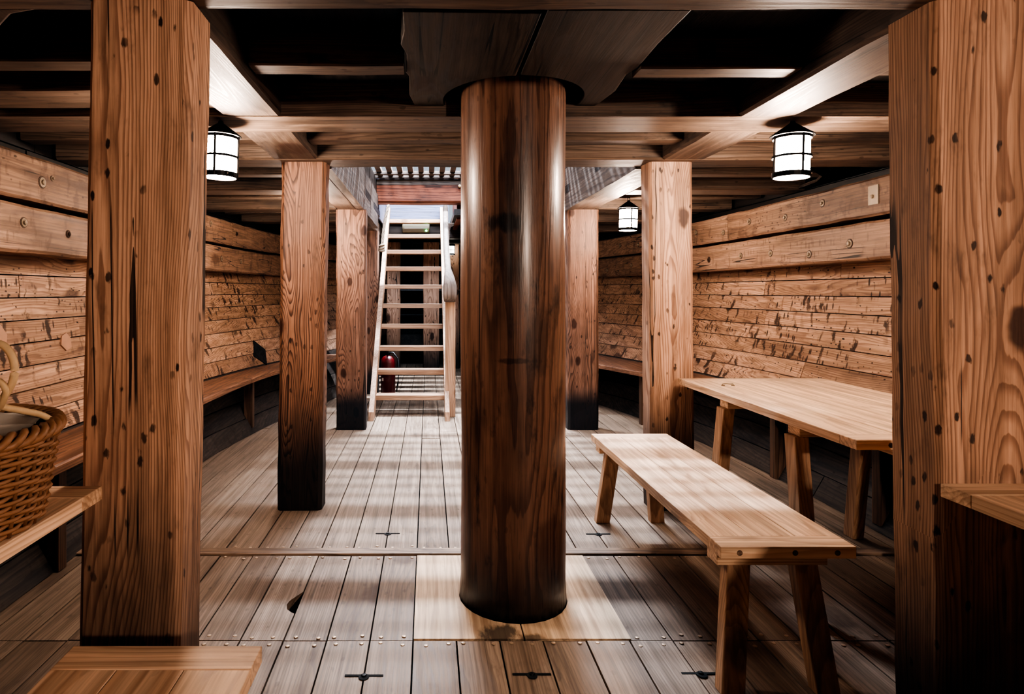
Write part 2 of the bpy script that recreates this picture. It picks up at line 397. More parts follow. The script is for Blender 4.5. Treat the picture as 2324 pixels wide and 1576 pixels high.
# cross strip
b = MB(); b.box(-2.0, 2.6, 2.897, 2.963, -.03, .010)
o = b.build('floor_strip', M['strip'], loc=(CX, 2.93, 0), bevel=.004)
tag(o, 'worn wooden strip laid across the floor behind the mast', 'floor strip')
# lifting slots
slots = [(-.2072, 1.988, 'black slotted lifting eye in the floor nearest the left bench', ), (.335, 1.995, 'black slotted lifting eye in the floor in front of the mast'),
         (-.2072, 3.156, 'black slotted lifting eye in the floor left of the mast beyond the cross strip'),
         (.8673, 3.15, 'black slotted lifting eye in the floor beside the far bench legs'), (.883, 2.0, 'black slotted lifting eye in the floor in shadow left of the bench front leg')]
proto = None
for x, y, lab in slots:
    if proto is None:
        proto = empty('lifting_eye', (x, y, .0015), lab, 'lifting eye', 'slotted lifting eyes in the floor')
        b = MB(); b.box(-.062, .062, -.0045, .0045, -.001, .0012); b.build('slot', M['dark'], proto)
        b = MB(); b.lathe([(.001, 0), (.017, 0), (.017, .0018), (.001, .0018)], 14, (0, -.008, 0)); b.build('hole', M['dark'], proto)
        b = MB(); b.lathe([(.001, .0018), (.009, .0018), (.007, .006), (.001, .007)], 10, (0, -.003, 0)); b.build('pin', M['iron'], proto)
    else: dup(proto, (x, y, .0015), lab)

# ------------------------------------------------------------------ hull walls
strakes = [0, .13, .26, .385, .51]+[.51+.1163*k for k in range(1, 9)]+[1.56, 1.70, 1.84, 1.98, 2.12, 2.26]
for side, nm_ in ((-1, 'wall_left'), (1, 'wall_right')):
    w = MB(); wb = MB(); wt = MB()
    for z0, z1 in zip(strakes, strakes[1:]):
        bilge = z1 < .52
        brk = random.uniform(0, 1.5)-2.6
        seg = []; ya = -2.6
        while ya < YEND:
            yb = ya+random.uniform(1.6, 3.0)
            if YEND-yb < .7: yb = YEND
            seg.append((ya, yb)); ya = yb
        for ya, yb in seg:
            n = max(2, int((yb-ya)/.22)); rl = []
            jut = random.uniform(-.004, .004)
            for k in range(n+1):
                y = ya+.002+(yb-ya-.004)*k/n; g = .003
                xi0, xi1 = hull_x(side, z0+g, y)-side*jut, hull_x(side, z1-g, y)-side*jut
                rl.append([(xi0, y, z0+g), (xi1, y, z1-g), (xi1+side*.035, y, z1-g), (xi0+side*.035, y, z0+g)])
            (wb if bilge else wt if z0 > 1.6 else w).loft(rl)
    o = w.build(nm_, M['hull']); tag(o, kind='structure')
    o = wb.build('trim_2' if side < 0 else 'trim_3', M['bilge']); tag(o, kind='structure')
    o = wt.build('trim_6' if side < 0 else 'trim_7', M['deck']); tag(o, kind='structure')  # upper strakes coloured dark, painting in the shade of the gap above the stringers
    s2 = MB(); rl = []
    for y in YS:
        rl.append([(hull_x(side, z, y)+side*.042, y, z) for z in (-.1, 0, .25, .5, .8, 1.1, 1.6, 2.3)])
    s2.loft(rl, closed=False)
    o = s2.build('hull_backing', M['dark']); tag(o, kind='structure'); o.name = 'trim_4' if side < 0 else 'trim_5'
# ends
b = MB()
k = 0
for z0 in [-.05+.22*i for i in range(11)]: b.box(CX-2.5, CX+2.5, -2.68, -2.62, z0, z0+.218)
o = b.build('wall_back', M['beam_dark'], loc=(CX, -2.6, 0)); tag(o, kind='structure')
b = MB()
for z0 in [-.05+.22*i for i in range(11)]: b.box(CX-.9, CX+.9, YEND-.02, YEND+.05, z0, z0+.217)
o = b.build('wall_front', M['bilge'], loc=(CX, YEND, 0)); tag(o, kind='structure')

# stringers along the hull with bolts
ZS = [(1.678, 1.9), (1.425, 1.652)]
def str_x(side, y, z): return CX+side*(half(1.7, y)/2.43*2.245)
strings = {}
for side in (-1, 1):
    for i, (z0, z1) in enumerate(ZS):
        base = (str_x(side, 3, z0), 3, z0)
        sd = 'left' if side < 0 else 'right'
        lab = ('thick upper hull stringer bolted along the %s side under the beam ends' if i == 0 else 'thick lower hull stringer along the %s side just above the planking') % sd
        root = empty('hull_stringer', base, lab, 'stringer', 'hull stringers')
        cuts = [-2.6, 1.1, 5.28 if i == 0 else 6.7, YEND] if side > 0 else [-2.6, .4, 5.15 if i else 5.9, YEND]
        for ya, yb in zip(cuts, cuts[1:]):
            m = MB(); n = int((yb-ya)/.16); rl = []
            for k in range(n+1):
                y = ya+.0015+(yb-ya-.003)*k/n
                wz = random.uniform(-.004, .004); wz2 = random.uniform(-.003, .003)
                xi = str_x(side, y, z0); xo = hull_x(side, 1.65, y)-side*.0
                q = [(xi+side*.012, y, z0+wz2), (xi, y, z0+.014+wz2), (xi, y, z1-.014+wz), (xi+side*.012, y, z1+wz), (xo, y, z1), (xo, y, z0)]
                rl.append([(px-base[0], py-base[1], pz-base[2]) for px, py, pz in q])
            m.loft(rl); m.build('timber', M['stringer'], root)
        strings[(side, i)] = root
# bolt prototypes (face toward -X for the right side)
def bolt_mesh(name, mat, r=.021):
    b = MB(); b.lathe([(.0005, 0), (r, 0), (r, .004), (r*.72, .005), (r*.66, .003), (r*.50, .003), (r*.47, .012), (r*.2, .014), (.0005, .014)], 16)
    return b, mat
def place_bolt(side, i, y, z, r=.021, mat='bolt'):
    root = strings[(side, i)]
    b, m = bolt_mesh('bolt', M[mat], r)
    o = b.build('bolt', m, root, smooth=False)
    b = MB(); b.lathe([(.0005, -.004), (r*1.3, -.004), (r*1.26, .0012), (.0005, .0012)], 14); b.build('washer', M['bolt_dark'], o)
    x = str_x(side, y, z)
    dx = (str_x(side, y+.05, z)-str_x(side, y-.05, z))/.1
    nrm = Vector((-side, side*dx, 0)).normalized()
    o.rotation_euler = nrm.to_track_quat('Z', 'Y').to_euler()
    o.location = (x-root.location.x, y-root.location.y, z-root.location.z)
    return o
def on_face(side, u, v):           # where a feature sits along the stringer (measured bearing and height)
    lo, hi = .5, 10.5
    for _ in range(50):
        y = (lo+hi)/2; t = (str_x(side, y, 1.7))/y*1400+972
        if (t > u) == (side > 0): lo = y
        else: hi = y
    return y, 1.24+(662-v)*y/1400
BOLTS = [(1, 0, 3.57, 1.790, .023), (1, 0, 4.03, 1.818, .021), (1, 0, 4.45, 1.774, .021), (1, 0, 4.94, 1.801, .021), (1, 0, 5.35, 1.752, .02), (1, 0, 5.84, 1.80, .02),
         (1, 1, 3.77, 1.533, .024), (1, 1, 4.17, 1.492, .022), (1, 1, 4.64, 1.528, .021), (1, 1, 5.07, 1.533, .021),
         (1, 0, 7.05, 1.774, .021), (1, 0, 7.45, 1.80, .02), (1, 1, 7.2, 1.548, .02), (1, 1, 7.75, 1.506, .02),
         (-1, 0, 3.06, 1.782, .025), (-1, 0, 3.14, 1.816, .012), (-1, 0, 5.38, 1.835, .02), (-1, 1, 5.63, 1.54, .022), (-1, 1, 6.1, 1.536, .02), (-1, 1, 2.92, 1.567, .021)]
for s_, i_, y_, z_, r_ in BOLTS: place_bolt(s_, i_, y_, z_, r_)
for s_, i_, y_, z_, r_ in [(1, 1, 5.6, 1.528, .022), (-1, 1, 3.28, 1.546, .018), (-1, 0, 6.0, 1.80, .018)]: place_bolt(s_, i_, y_, z_, r_, 'bolt_dark')
# pale plate behind the nearest bolt on the right
b = MB(); b.box(-.004, .0, -.045, .035, -.055, .055); o = b.build('washer_plate', M['bolt'], strings[(1, 0)])
o.location = (str_x(1, 3.55, 1.8)-strings[(1, 0)].location.x-.001, .57, .12)

# ------------------------------------------------------------------ ceiling: deck planks with the hatch openings
ZU, ZD = 1.975, 2.119
HX0, HX1, HY0, HY1 = -.573, 1.233, 3.66, 7.1
C0, C1, CY0, CY1 = -.60, .30, 7.32, 8.905
dk = MB()
xs = sorted(set([CX-2.6+.2*k for k in range(27)]+[HX0, HX1, C0, C1]))
for x0, x1 in zip(xs, xs[1:]):
    xm = (x0+x1)/2; spans = [(-2.7, YEND+.1)]
    if HX0 < xm < HX1: spans = [(-2.7, HY0), (HY1, YEND+.1)]
    if C0 < xm < C1:
        spans = [(-2.7, HY0 if HX0 < xm < HX1 else CY0), (CY1, YEND+.1)]
    for a, e in spans:
        if e-a < .05: continue
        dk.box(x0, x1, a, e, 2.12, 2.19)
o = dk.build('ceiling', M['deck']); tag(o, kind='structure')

# beams -----------------------------------------------------------
def wobble_beam(x0, x1, y0, y1, z0, z1, mat, name, label, cat='beam', group=None, n=None, ch=.012, amp=.004, loc=None):
    m = MB(); n = n or max(3, int((x1-x0)/.25)); rl = []
    for k in range(n+1):
        x = x0+(x1-x0)*k/n; a = random.uniform(-amp, amp); b_ = random.uniform(-amp, amp); c_ = random.uniform(-amp, amp)*.6
        rl.append([(x, y0+a, z1), (x, y0+a, z0+ch+c_), (x, y0+ch+a, z0+c_), (x, y1-ch+b_, z0+c_), (x, y1+b_, z0+ch+c_), (x, y1+b_, z1)])
    m.loft(rl)
    o = m.build(name, mat, loc=loc or ((x0+x1)/2, (y0+y1)/2, z0))
    return tag(o, label, cat, group)
def outb(y, z=2.05): return half(z, y)-.03
GB = 'deck beams across the ceiling'
wobble_beam(CX-outb(1.5), CX+outb(1.5), 1.36, 1.618, ZU, ZD, M['beam'], 'deck_beam', 'dark deck beam crossing the very top above the two nearest posts', group=GB)
wobble_beam(CX-outb(.3), CX+outb(.3), .25, .5, ZU, ZD, M['beam'], 'deck_beam', 'deck beam overhead nearer than the two nearest posts', group=GB)
# beam 2 is notched round the mast
nb = .225
poly = [(CX-outb(2.6), 2.59), (MX-math.sqrt(nb**2-(2.59-MY)**2), 2.59)]+arc(MX, MY, nb, math.acos(-math.sqrt(nb**2-.08**2)/nb), math.acos(math.sqrt(nb**2-.08**2)/nb), 12)[1:-1]+[(MX+math.sqrt(nb**2-(2.59-MY)**2), 2.59), (CX+outb(2.6), 2.59), (CX+outb(2.6), 2.84), (CX-outb(2.6), 2.84)]
b = MB(); b.prism(poly, ZU, ZD); o = b.build('deck_beam', M['beam'], loc=(CX, 2.7, ZU))
tag(o, 'lamplit deck beam notched around the back of the mast', 'beam', GB)
wobble_beam(CX-outb(3.5), CX+outb(3.5), 3.43, 3.655, ZU, ZD, M['beam'], 'deck_beam', 'deck beam resting over the second pair of posts', group=GB)
beamys = [(4.47, 4.70), (5.50, 5.73), (6.48, 6.70)]
names = ['first short deck beam beyond the second %s post', 'second short deck beam out from the hatch over the third %s post', 'third short deck beam out from the hatch near the fourth %s post']
for (ya, yb), nmx in zip(beamys, names):
    wobble_beam(CX-outb(ya), -.825, ya, yb, ZU, ZD, M['beam'], 'half_beam', nmx % 'left', 'beam', 'half beams beside the hatch')
    wobble_beam(1.50, CX+outb(ya), ya, yb, ZU, ZD, M['beam'], 'half_beam', nmx % 'right', 'beam', 'half beams beside the hatch')
wobble_beam(CX-outb(7.5), CX+outb(7.5), 7.115, 7.31, 2.0, ZD, M['beam_dark'], 'deck_beam', 'deck beam under the red headledge at the far end of the hatch', group=GB) if False else None
for (ya, yb) in [(8.66, 8.90), (9.62, 9.86)]:
    wobble_beam(CX-outb(yb+.1)+.02, CX+outb(yb+.1)-.02, ya, yb, 1.99, ZD if ya > 9 else 2.2, M['beam_dark'], 'deck_beam', 'dark deck beam behind the ladder carrying the emergency light' if ya < 9 else 'farthest dark deck beam in the bow', group=GB)
# half beams in the far part left / right of the companionway
for (ya, yb) in [(7.52, 7.74)]:
    wobble_beam(CX-outb(yb)+.02, -.825, ya, yb, ZU, ZD, M['beam'], 'half_beam', 'farthest short deck beam over the fourth left post', 'beam', 'half beams beside the hatch')
    wobble_beam(1.50, CX+outb(yb)-.02, ya, yb, ZU, ZD, M['beam'], 'half_beam', 'farthest short deck beam over the fourth right post', 'beam', 'half beams beside the hatch')
# ledges (small beams between)
GL = 'thin ledges between the deck beams'
def ledge(x0, x1, y0, y1, lab, z=2.01): wobble_beam(x0, x1, y0, y1, z, ZD, M['beam'], 'deck_ledge', lab, 'ledge', GL, ch=.006, amp=.003)
ledge(-.612, -.085, 2.10, 2.195, 'thin ledge left of the mast partner between carling and partner')
ledge(.735, 1.292, 2.13, 2.225, 'thin ledge with a bolted plate right of the mast partner')
ledge(CX-outb(2.1), -.872, 2.06, 2.16, 'thin ledge at far left outside the near left carling')
ledge(1.547, CX+outb(2.1), 2.10, 2.2, 'thin ledge at far right behind the nearest right post')
ledge(-.612, 1.292, 3.13, 3.24, 'thin ledge across between the second and third beams')
ledge(CX-outb(3.1), -.872, 3.13, 3.24, 'thin ledge above the left lantern side between the second and third beams')
ledge(1.547, CX+outb(3.1), 3.13, 3.24, 'thin ledge behind the right lantern between the second and third beams')
for i, y in enumerate((4.05, 5.05, 6.08)):
    o_ = ('nearest', 'middle', 'farthest')[i]
    ledge(CX-outb(y), -.825, y, y+.11, '%s thin ledge left of the hatch' % o_)
    ledge(1.50, CX+outb(y), y, y+.11, '%s thin ledge right of the hatch' % o_)
# extra lit half beam at far left between first and second beams
wobble_beam(CX-outb(2.4), -.872, 2.32, 2.56, 2.0, ZD, M['beam'], 'half_beam', 'short lit beam end at far left beside the nearest left post', 'beam')
# carlings
def carl(x0, x1, y0, y1, lab, z1=ZD, mat='beam_y', name='carling', amp=.004):
    m = MB(); n = max(3, int((y1-y0)/.2)); rl = []; ch = .012
    for k in range(n+1):
        y = y0+(y1-y0)*k/n; a = random.uniform(-amp, amp); b_ = random.uniform(-amp, amp); c_ = random.uniform(-amp, amp)*.5
        rl.append([(x0+a, y, z1), (x0+a, y, ZU+ch+c_), (x0+ch+a, y, ZU+c_), (x1-ch+b_, y, ZU+c_), (x1+b_, y, ZU+ch+c_), (x1+b_, y, z1)])
    m.loft(rl); o = m.build(name, M[mat], loc=((x0+x1)/2, (y0+y1)/2, ZU))
    return tag(o, label=lab, cat='carling', group='fore and aft carlings')
carl(-.865, -.618, 1.622, 2.586, 'near left carling lit by the left lantern')
carl(1.298, 1.54, 1.622, 2.586, 'near right carling lit by the right lantern')
carl(-.865, -.618, 2.844, 3.426, 'left carling between the second and third beams')
carl(1.298, 1.54, 2.844, 3.426, 'right carling between the second and third beams')
carl(-.865, -.618, .505, 1.355, 'left carling overhead nearest the viewer')
carl(1.298, 1.54, .505, 1.355, 'right carling overhead nearest the viewer')
# hatch carlings: underside warm timber, grey coaming face toward the hatch
carl(-.82, -.635, 3.66, 8.6, 'long left carling beside the hatch', mat='beam_y')
carl(1.295, 1.495, 3.66, 8.6, 'long right carling beside the hatch', mat='beam_y')
for x0, x1, sd in ((-.634, HX0, 'left'), (HX1, 1.294, 'right')):
    m = MB(); n = 17; rl = []
    for k in range(n+1):
        y = 3.66+(7.10-3.66)*k/n; a = random.uniform(-.004, .004)
        xa, xb = (x0, x1+a) if sd == 'left' else (x0+a, x1)
        rl.append([(xa, y, ZU-.008), (xb, y, ZU-.008), (xb, y, 2.34), (xa, y, 2.34)])
    m.loft(rl); o = m.build('hatch_coaming', M['coaming'], loc=((x0+x1)/2, 5.4, ZU-.008))
    tag(o, 'weathered grey %s side coaming of the hatch under the grating' % sd, 'coaming', 'hatch side coamings')
for x0, x1, sd in ((-.634, HX0-.022, 'left'), (HX1+.022, 1.294, 'right')):
    b = MB(); b.box(x0, x1, 3.66, 7.10, 2.342, 2.538)
    tag(b.build('hatch_coaming', M['beam_dark'], loc=((x0+x1)/2, 5.4, 2.342)), 'dark upper %s coaming board just under the grating' % sd, 'coaming', 'upper hatch coamings')
# near headledge above beam 3 and the far red headledge
b = MB(); b.box(HX0-.06, HX1+.06, 3.60, 3.655, ZD+.07, 2.538); tag(b.build('hatch_headledge', M['coaming'], loc=(CX, 3.62, ZD+.07)), 'near headledge of the hatch above the third beam', 'headledge')
wobble_beam(HX0-.06, HX1+.06, 7.105, 7.315, 2.262, 2.468, M['red_beam'], 'hatch_headledge', 'reddish headledge beam across the far end of the hatch above the ladder', 'headledge', ch=.02, amp=.006)
# grating: deep cross ledges with battens notched on top
b = MB(); b.box(HX0-.06, HX1+.06, 7.105, 7.30, 2.470, 2.538); tag(b.build('hatch_ledge_board', M['grate'], loc=(CX, 7.2, 2.47), bevel=.004), 'pale strip of board on top of the red headledge under the grating', 'board')
GZ = 2.54
gr = empty('hatch_grating', (CX, 5.4, GZ), 'wooden hatch grating letting white daylight through above the ladder', 'grating')
for k in range(8):
    y = (3.66, 4.2, 4.72, 5.24, 5.76, 6.28, 6.85, 7.06)[k]
    b = MB(); b.box(HX0-.05-CX, HX1+.05-CX, y-5.4-.03, y-5.4+.03, 0, .034); b.build('cross_ledge', M['grate'], gr)
for k in range(16):
    x = HX0+.03+.116*k
    b = MB(); b.box(x-CX-.029, x-CX+.029, 3.62-5.4, 7.30-5.4, .020, .062); b.build('batten', M['grate'], gr)
for k in range(25):
    y = 3.66+.104*k
    b = MB(); b.box(HX0-.05-CX, HX1+.05-CX, y-5.4-.024, y-5.4+.024, .0625, .078); b.build('slat', M['grate'], gr)
b = MB(); b.box(HX0-.05-CX, HX1+.05-CX, 7.02-5.4, 7.30-5.4, .034, .07); b.build('end_board', M['beam_dark'], gr)
# companionway boards
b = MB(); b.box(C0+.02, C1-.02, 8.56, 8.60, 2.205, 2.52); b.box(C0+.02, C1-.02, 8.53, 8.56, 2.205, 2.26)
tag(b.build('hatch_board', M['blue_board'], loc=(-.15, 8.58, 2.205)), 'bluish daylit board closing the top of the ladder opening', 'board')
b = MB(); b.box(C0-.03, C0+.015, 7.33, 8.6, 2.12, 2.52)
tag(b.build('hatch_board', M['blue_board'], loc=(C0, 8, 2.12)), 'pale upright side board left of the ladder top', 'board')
b = MB(); b.box(C1+.04, C1+.10, 7.33, 8.6, 2.10, 2.52)
tag(b.build('hatch_board', M['red_beam'], loc=(C1+.06, 8, 2.10)), 'reddish side board right of the ladder top', 'board')

# mast partners
PX0, PX1, PY0, PY1, RH = -.075, .725, 1.72, 2.582, .282
aL = math.pi-math.asin((PY1-MY)/RH)
pl = [(PX0+.004, PY0), (PX0+.002, 1.85), (PX0-.012, 1.95), (PX0+.004, 2.03), (PX0-.004, 2.2), (PX0+.006, 2.24), (PX0, 2.45), (PX0+.018, PY1)]
arcL = arc(MX, MY, RH, aL, math.pi*1.5-.10, 18)
polyL = [(.318, PY0+.01)]+pl+arcL+[(.318, MY-RH-.002)]
polyL = [p for p in polyL if p[0] <= .3185]
b = MB(); b.prism(polyL, 2.02, ZD); o = b.build('mast_partner', M['partner'], loc=(.1, 2.1, 2.02), bevel=.004)
tag(o, 'thick dark partner plank left of the mast head opening', 'mast partner', 'mast partner planks')
aR = math.asin((PY1-MY)/RH)
polyR = [(.332, PY0-.01), (.332, MY-RH-.004)]+arc(MX, MY, RH, -math.pi/2+.06, aR, 18)+[(PX1-.02, PY1), (PX1+.004, 2.4), (PX1-.012, 2.22), (PX1+.006, 2.15), (PX1, 1.95), (PX1+.006, PY0-.01)]
b = MB(); b.prism(polyR, 2.02, ZD); o = b.build('mast_partner', M['partner'], loc=(.5, 2.1, 2.02), bevel=.004)
tag(o, 'thick dark cracked partner plank right of the mast head opening', 'mast partner', 'mast partner planks')
# lodging knees
kn = [(-1.0, 1.622), (-1.12, 1.66), (-1.23, 1.76), (-1.306, 1.88), (-1.46, 2.045), (CX-2.3, 2.05), (CX-2.3, 1.622)]
b = MB(); b.prism(kn, 1.985, ZD); tag(b.build('lodging_knee', M['beam_y'], loc=(-1.5, 1.8, 1.985), bevel=.008), 'curved lodging knee lit at the top left corner of the view', 'knee')
kn = [(1.9, 3.66), (2.15, 3.70), (2.38, 3.82), (2.55, 4.0), (2.64, 4.2), (2.68, 4.465), (CX+2.42, 4.465), (CX+2.42, 3.66)]
b = MB(); b.prism(kn, 1.985, 2.007); b.prism(kn[:5]+[(2.66, 4.044), (CX+2.42, 4.044), (CX+2.42, 3.66)] if False else kn, 1.985, 2.006)
tag(b.build('lodging_knee', M['beam_y'], loc=(2.3, 4, 1.985), bevel=.004), 'curved lodging knee above the right stringer behind the right lantern', 'knee')
# bolted plate on the ledge right of the partner
pl_ = empty('bolt_plate', (.962, 2.1285, 2.072), 'small square iron bolt plate on the thin ledge right of the mast', 'bolt plate')
b = MB(); b.box(-.026, .026, -.006, .004, -.027, .027); b.build('plate', M['iron'], pl_, bevel=.002)
b = MB(); b.lathe([(.0005, 0), (.014, 0), (.012, .008), (.0005, .010)], 6); o = b.build('nut', M['iron'], pl_); o.rotation_euler = (PI/2, 0, 0); o.location = (0, -.006, 0)

# ------------------------------------------------------------------ posts
def post(x0, x1, y0, y1, z1, label, mat='post', ch=.014, lean=0.0, name='wooden_post', z0=0.0, group='square wooden posts', amp=.003):
    m = MB(); n = 16; rl = []
    cx, cy = (x0+x1)/2, (y0+y1)/2
    for k in range(n+1):
        t = k/n; z = z0+(z1-z0)*t; s = lean*t
        j = [random.uniform(-amp, amp) for _ in range(8)]
        rl.append([(x0+s+j[0], y0+ch, z), (x0+ch+s, y0+j[1], z), (x1-ch+s, y0+j[2], z), (x1+s+j[3], y0+ch, z),
                   (x1+s+j[4], y1-ch, z), (x1-ch+s, y1+j[5], z), (x0+ch+s, y1+j[6], z), (x0+s+j[7], y1-ch, z)])
    m.loft(rl); o = m.build(name, M[mat], loc=(cx, cy, z0))
    return tag(o, label, 'post', group)
ZT = ZU-.001
post(-.890, -.633, 1.55, 1.702, ZT, 'nearest left square post, large and pale beside the wicker basket table', lean=.036, amp=.002)
post(1.290, 1.56, 1.55, 1.715, ZT, 'nearest right square post, large and knotty at the right edge', lean=-.022, amp=.002)
post(-.858, -.605, 3.486, 3.63, ZT, 'second left post, swirling grain and blackened foot', 'post_mid', lean=.026, ch=.02)
post(1.262, 1.509, 3.486, 3.63, ZT, 'second right post behind the bench and table', lean=-.014, ch=.016)
post(-.823, -.560, 5.51, 5.66, ZT, 'third left post with blue-black foot, left of the ladder', 'post_far', ch=.012)
post(1.250, 1.525, 5.51, 5.66, ZT, 'third right post with a long crack and blue-black foot', 'post_far', ch=.02)
post(-.80, -.605, 7.45, 7.60, ZT, 'fourth left post tucked just behind the ladder rail', 'post_far')
post(1.262, 1.5, 7.45, 7.60, ZT, 'fourth right post hidden behind the third right post', 'post_far')
post(-.635, -.43, 9.40, 9.56, 1.99, 'reddish far post seen between the ladder treads', 'post')
post(-.075, .165, 9.40, 9.58, 1.99, 'brown far centre post seen between the ladder treads', 'post', ch=.01)
post(.31, .50, 9.90, 10.05, 2.1, 'far post below the small far lantern', 'post')
# mast
m = MB(); n = 40; rl = []
for k in range(26):
    z = ZD*k/25; rr = MR*(1+.012*math.sin(k*.6)*.4)+(.006*max(0, 1-z/.06))
    rl.append([(MX+(rr+.0015*math.sin(3*2*PI*i/n+k*.3))*math.cos(2*PI*i/n), MY+rr*math.sin(2*PI*i/n), z) for i in range(n)])
m.loft(rl); o = m.build('mast', M['mast'], loc=(MX, MY, 0), smooth=True)
tag(o, 'thick round polished wooden mast standing in the middle of the hold', 'mast')

# ------------------------------------------------------------------ plank benches and trestle tables
def leg_mesh(xt, yt, xb, yb, zt, w=.062, d=.045):
    m = MB()
    def rect(x, y, z): return [(x-w/2, y-d/2, z), (x+w/2, y-d/2, z), (x+w/2, y+d/2, z), (x-w/2, y+d/2, z)]
    m.hexa(rect(xb, yb, 0), rect(xt, yt, zt)); return m
def make_top(root, W, L, H, th, nb_, endw):
    ws = W/nb_
    for k in range(nb_):
        m = MB(); m.box(-W/2+ws*k+.0008, -W/2+ws*(k+1)-.0008, -L/2+endw, L/2-endw, H-th, H); m.build('top_board', M['furn'], root, bevel=.0015)
    for s in (-1, 1):
        m = MB(); y0, y1 = sorted((s*L/2, s*(L/2-endw+.0008)))
        m.box(-W/2, W/2, y0, y1, H-th, H+.0005); e = m.build('end_board', M['furn_x'], root, bevel=.002)
        for x in (-W*.36, 0.02, W*.36):
            b = MB(); b.lathe([(.0005, 0), (.0085, 0), (.0085, .0012), (.0005, .0012)], 12)
            p = b.build('dowel', M['seatleg'], e); p.rotation_euler = (PI/2 if s < 0 else -PI/2, 0, 0); p.location = (x, s*L/2, H-th/2)
def make_bench(loc, label, W=.412, L=1.49, H=.465):
    root = empty('plank_bench', loc, label, 'bench', 'pale plank benches')
    make_top(root, W, L, H, .036, 3, .085)
    for s in (-1, 1):
        m = MB(); y = s*(L/2-.085); m.box(-W/2+.012, W/2-.055, y-.035, y+.035, H-.036-.042, H-.036); m.build('crossbar', M['furn_x'], root, bevel=.003)
        for q in (-1, 1):
            xt = q*.105-.012; yt = y-s*.005; m = leg_mesh(xt, yt, xt+q*.042, yt+s*.05, H-.077, .073, .05); m.build('leg', M['furn_z'], root, bevel=.004)
    return root
bench = make_bench((1.0925, 2.615, 0), 'long pale plank bench standing clear on the right in front of the table')
dup(bench, (-.569, .603, 0), 'pale plank bench end cut off at the bottom left corner')
def make_table(loc, label, W=.78, L=1.365, H=.78):
    root = empty('trestle_table', loc, label, 'table', 'pale trestle tables')
    make_top(root, W, L, H, .032, 4, .085)
    for s in (-1, 1):
        y = s*(L/2-.43)
        m = MB(); m.box(-W/2+.05, W/2-.05, y-.04, y+.04, H-.032-.05, H-.032); m.build('crossbar', M['furn_x'], root, bevel=.003)
        for q in (-1, 1):
            xt = q*(W/2-.06); m = leg_mesh(xt, y, xt+q*.012, y+s*.10, H-.082, .056, .075); m.build('leg', M['furn_z'], root, bevel=.004)
    m = MB(); m.box(-.10, .06, -L/2+.05, L/2-.05, H-.032-.052-.03, H-.032-.05); m.build('under_rail', M['furn'], root, bevel=.003)
    return root
make_table((1.795, 2.728, 0), 'pale trestle table along the right side under the lantern', W=.80, L=1.438, H=.755)
table = make_table((-1.173, .80, 0), 'dim trestle table on the left carrying the wicker basket', H=.772)
dup(table, (1.637, .82, 0), 'trestle table corner at the lower right edge beside the nearest right post')
# small wire handle lying on the table
b = MB(); b.tube([(-.028, 0, .003), (-.026, .0, .010), (-.012, .002, .011), (.012, .0, .010), (.024, -.002, .011), (.027, -.002, .003)], .0028, 6)
b.tube([(-.03, .006, .003), (-.02, -.006, .003)], .003, 6); b.tube([(.02, .006, .003), (.03, -.008, .003)], .003, 6)
o = b.build('wire_clip', M['bolt'], loc=(0, 0, 0)); o.location = (1.535, 3.16, .7565)
tag(o, 'small bent wire clip lying on the far end of the right table', 'clip')

# fixed benches along the hull
def wall_bench(side, tab, ycut, lab):
    root = empty('wall_bench', (CX+side*1.9, 3, 0), lab, 'bench', 'fixed benches along the hull')
    ox, oy = CX+side*1.9, 3
    H, th = .5, .045
    for ya, yb in zip(ycut, ycut[1:]):
        m = MB(); n = int((yb-ya)/.2); rl = []
        for k in range(n+1):
            y = ya+.0015+(yb-ya-.003)*k/n
            xf = (lerp_tab(tab, y-.25)+lerp_tab(tab, y)+lerp_tab(tab, y+.25))/3; xb = hull_x(side, .5, y)-side*.01
            rl.append([(x-ox, y-oy, z) for x, z in ((xf, H-th+.006), (xf-side*.0, H-.008), (xf+side*.008, H), (xb, H), (hull_x(side, H-th, y)-side*.01, H-th), (xf+side*.006, H-th))])
        m.loft(rl); m.build('seat_board', M['wallseat'], root)
    for y in ([.6, 1.9, 2.75, 4.12, 5.42, 6.6] if side < 0 else [.4, 1.8, 3.2, 4.1, 5.75, 6.75]):
        xf = (lerp_tab(tab, y-.25)+lerp_tab(tab, y)+lerp_tab(tab, y+.25))/3+side*.05
        def fz(x):     # height of the bilge below x
            z = 0
            while z < .4 and half(z, y) < abs(x-CX): z += .005
            return z
        m = MB(); x0, x1 = sorted((xf, xf+side*.075)); z0_ = min(fz(x0), fz(x1))
        m.box(x0-ox, x1-ox, y-oy-.03, y-oy+.03, z0_, H-th); m.build('leg', M['seatleg'], root, bevel=.003)
wall_bench(-1, [(-2, -1.62), (2.78, -1.58), (4.26, -1.555), (5.2, -1.52), (6.0, -1.40), (6.8, -1.07), (7.6, -.86), (8.2, -.8)], [-2.4, 1.0, 5.25, 7.3], 'long fixed bench with reddish seat along the left hull side')
wall_bench(1, [(-2, 2.3), (3.0, 2.28), (4.5, 2.22), (5.2, 2.10), (5.66, 1.96), (6.24, 1.75), (7.0, 1.40), (7.7, 1.0)], [-2.4, 1.3, 5.0, 7.5], 'long fixed bench along the right hull side behind the table')

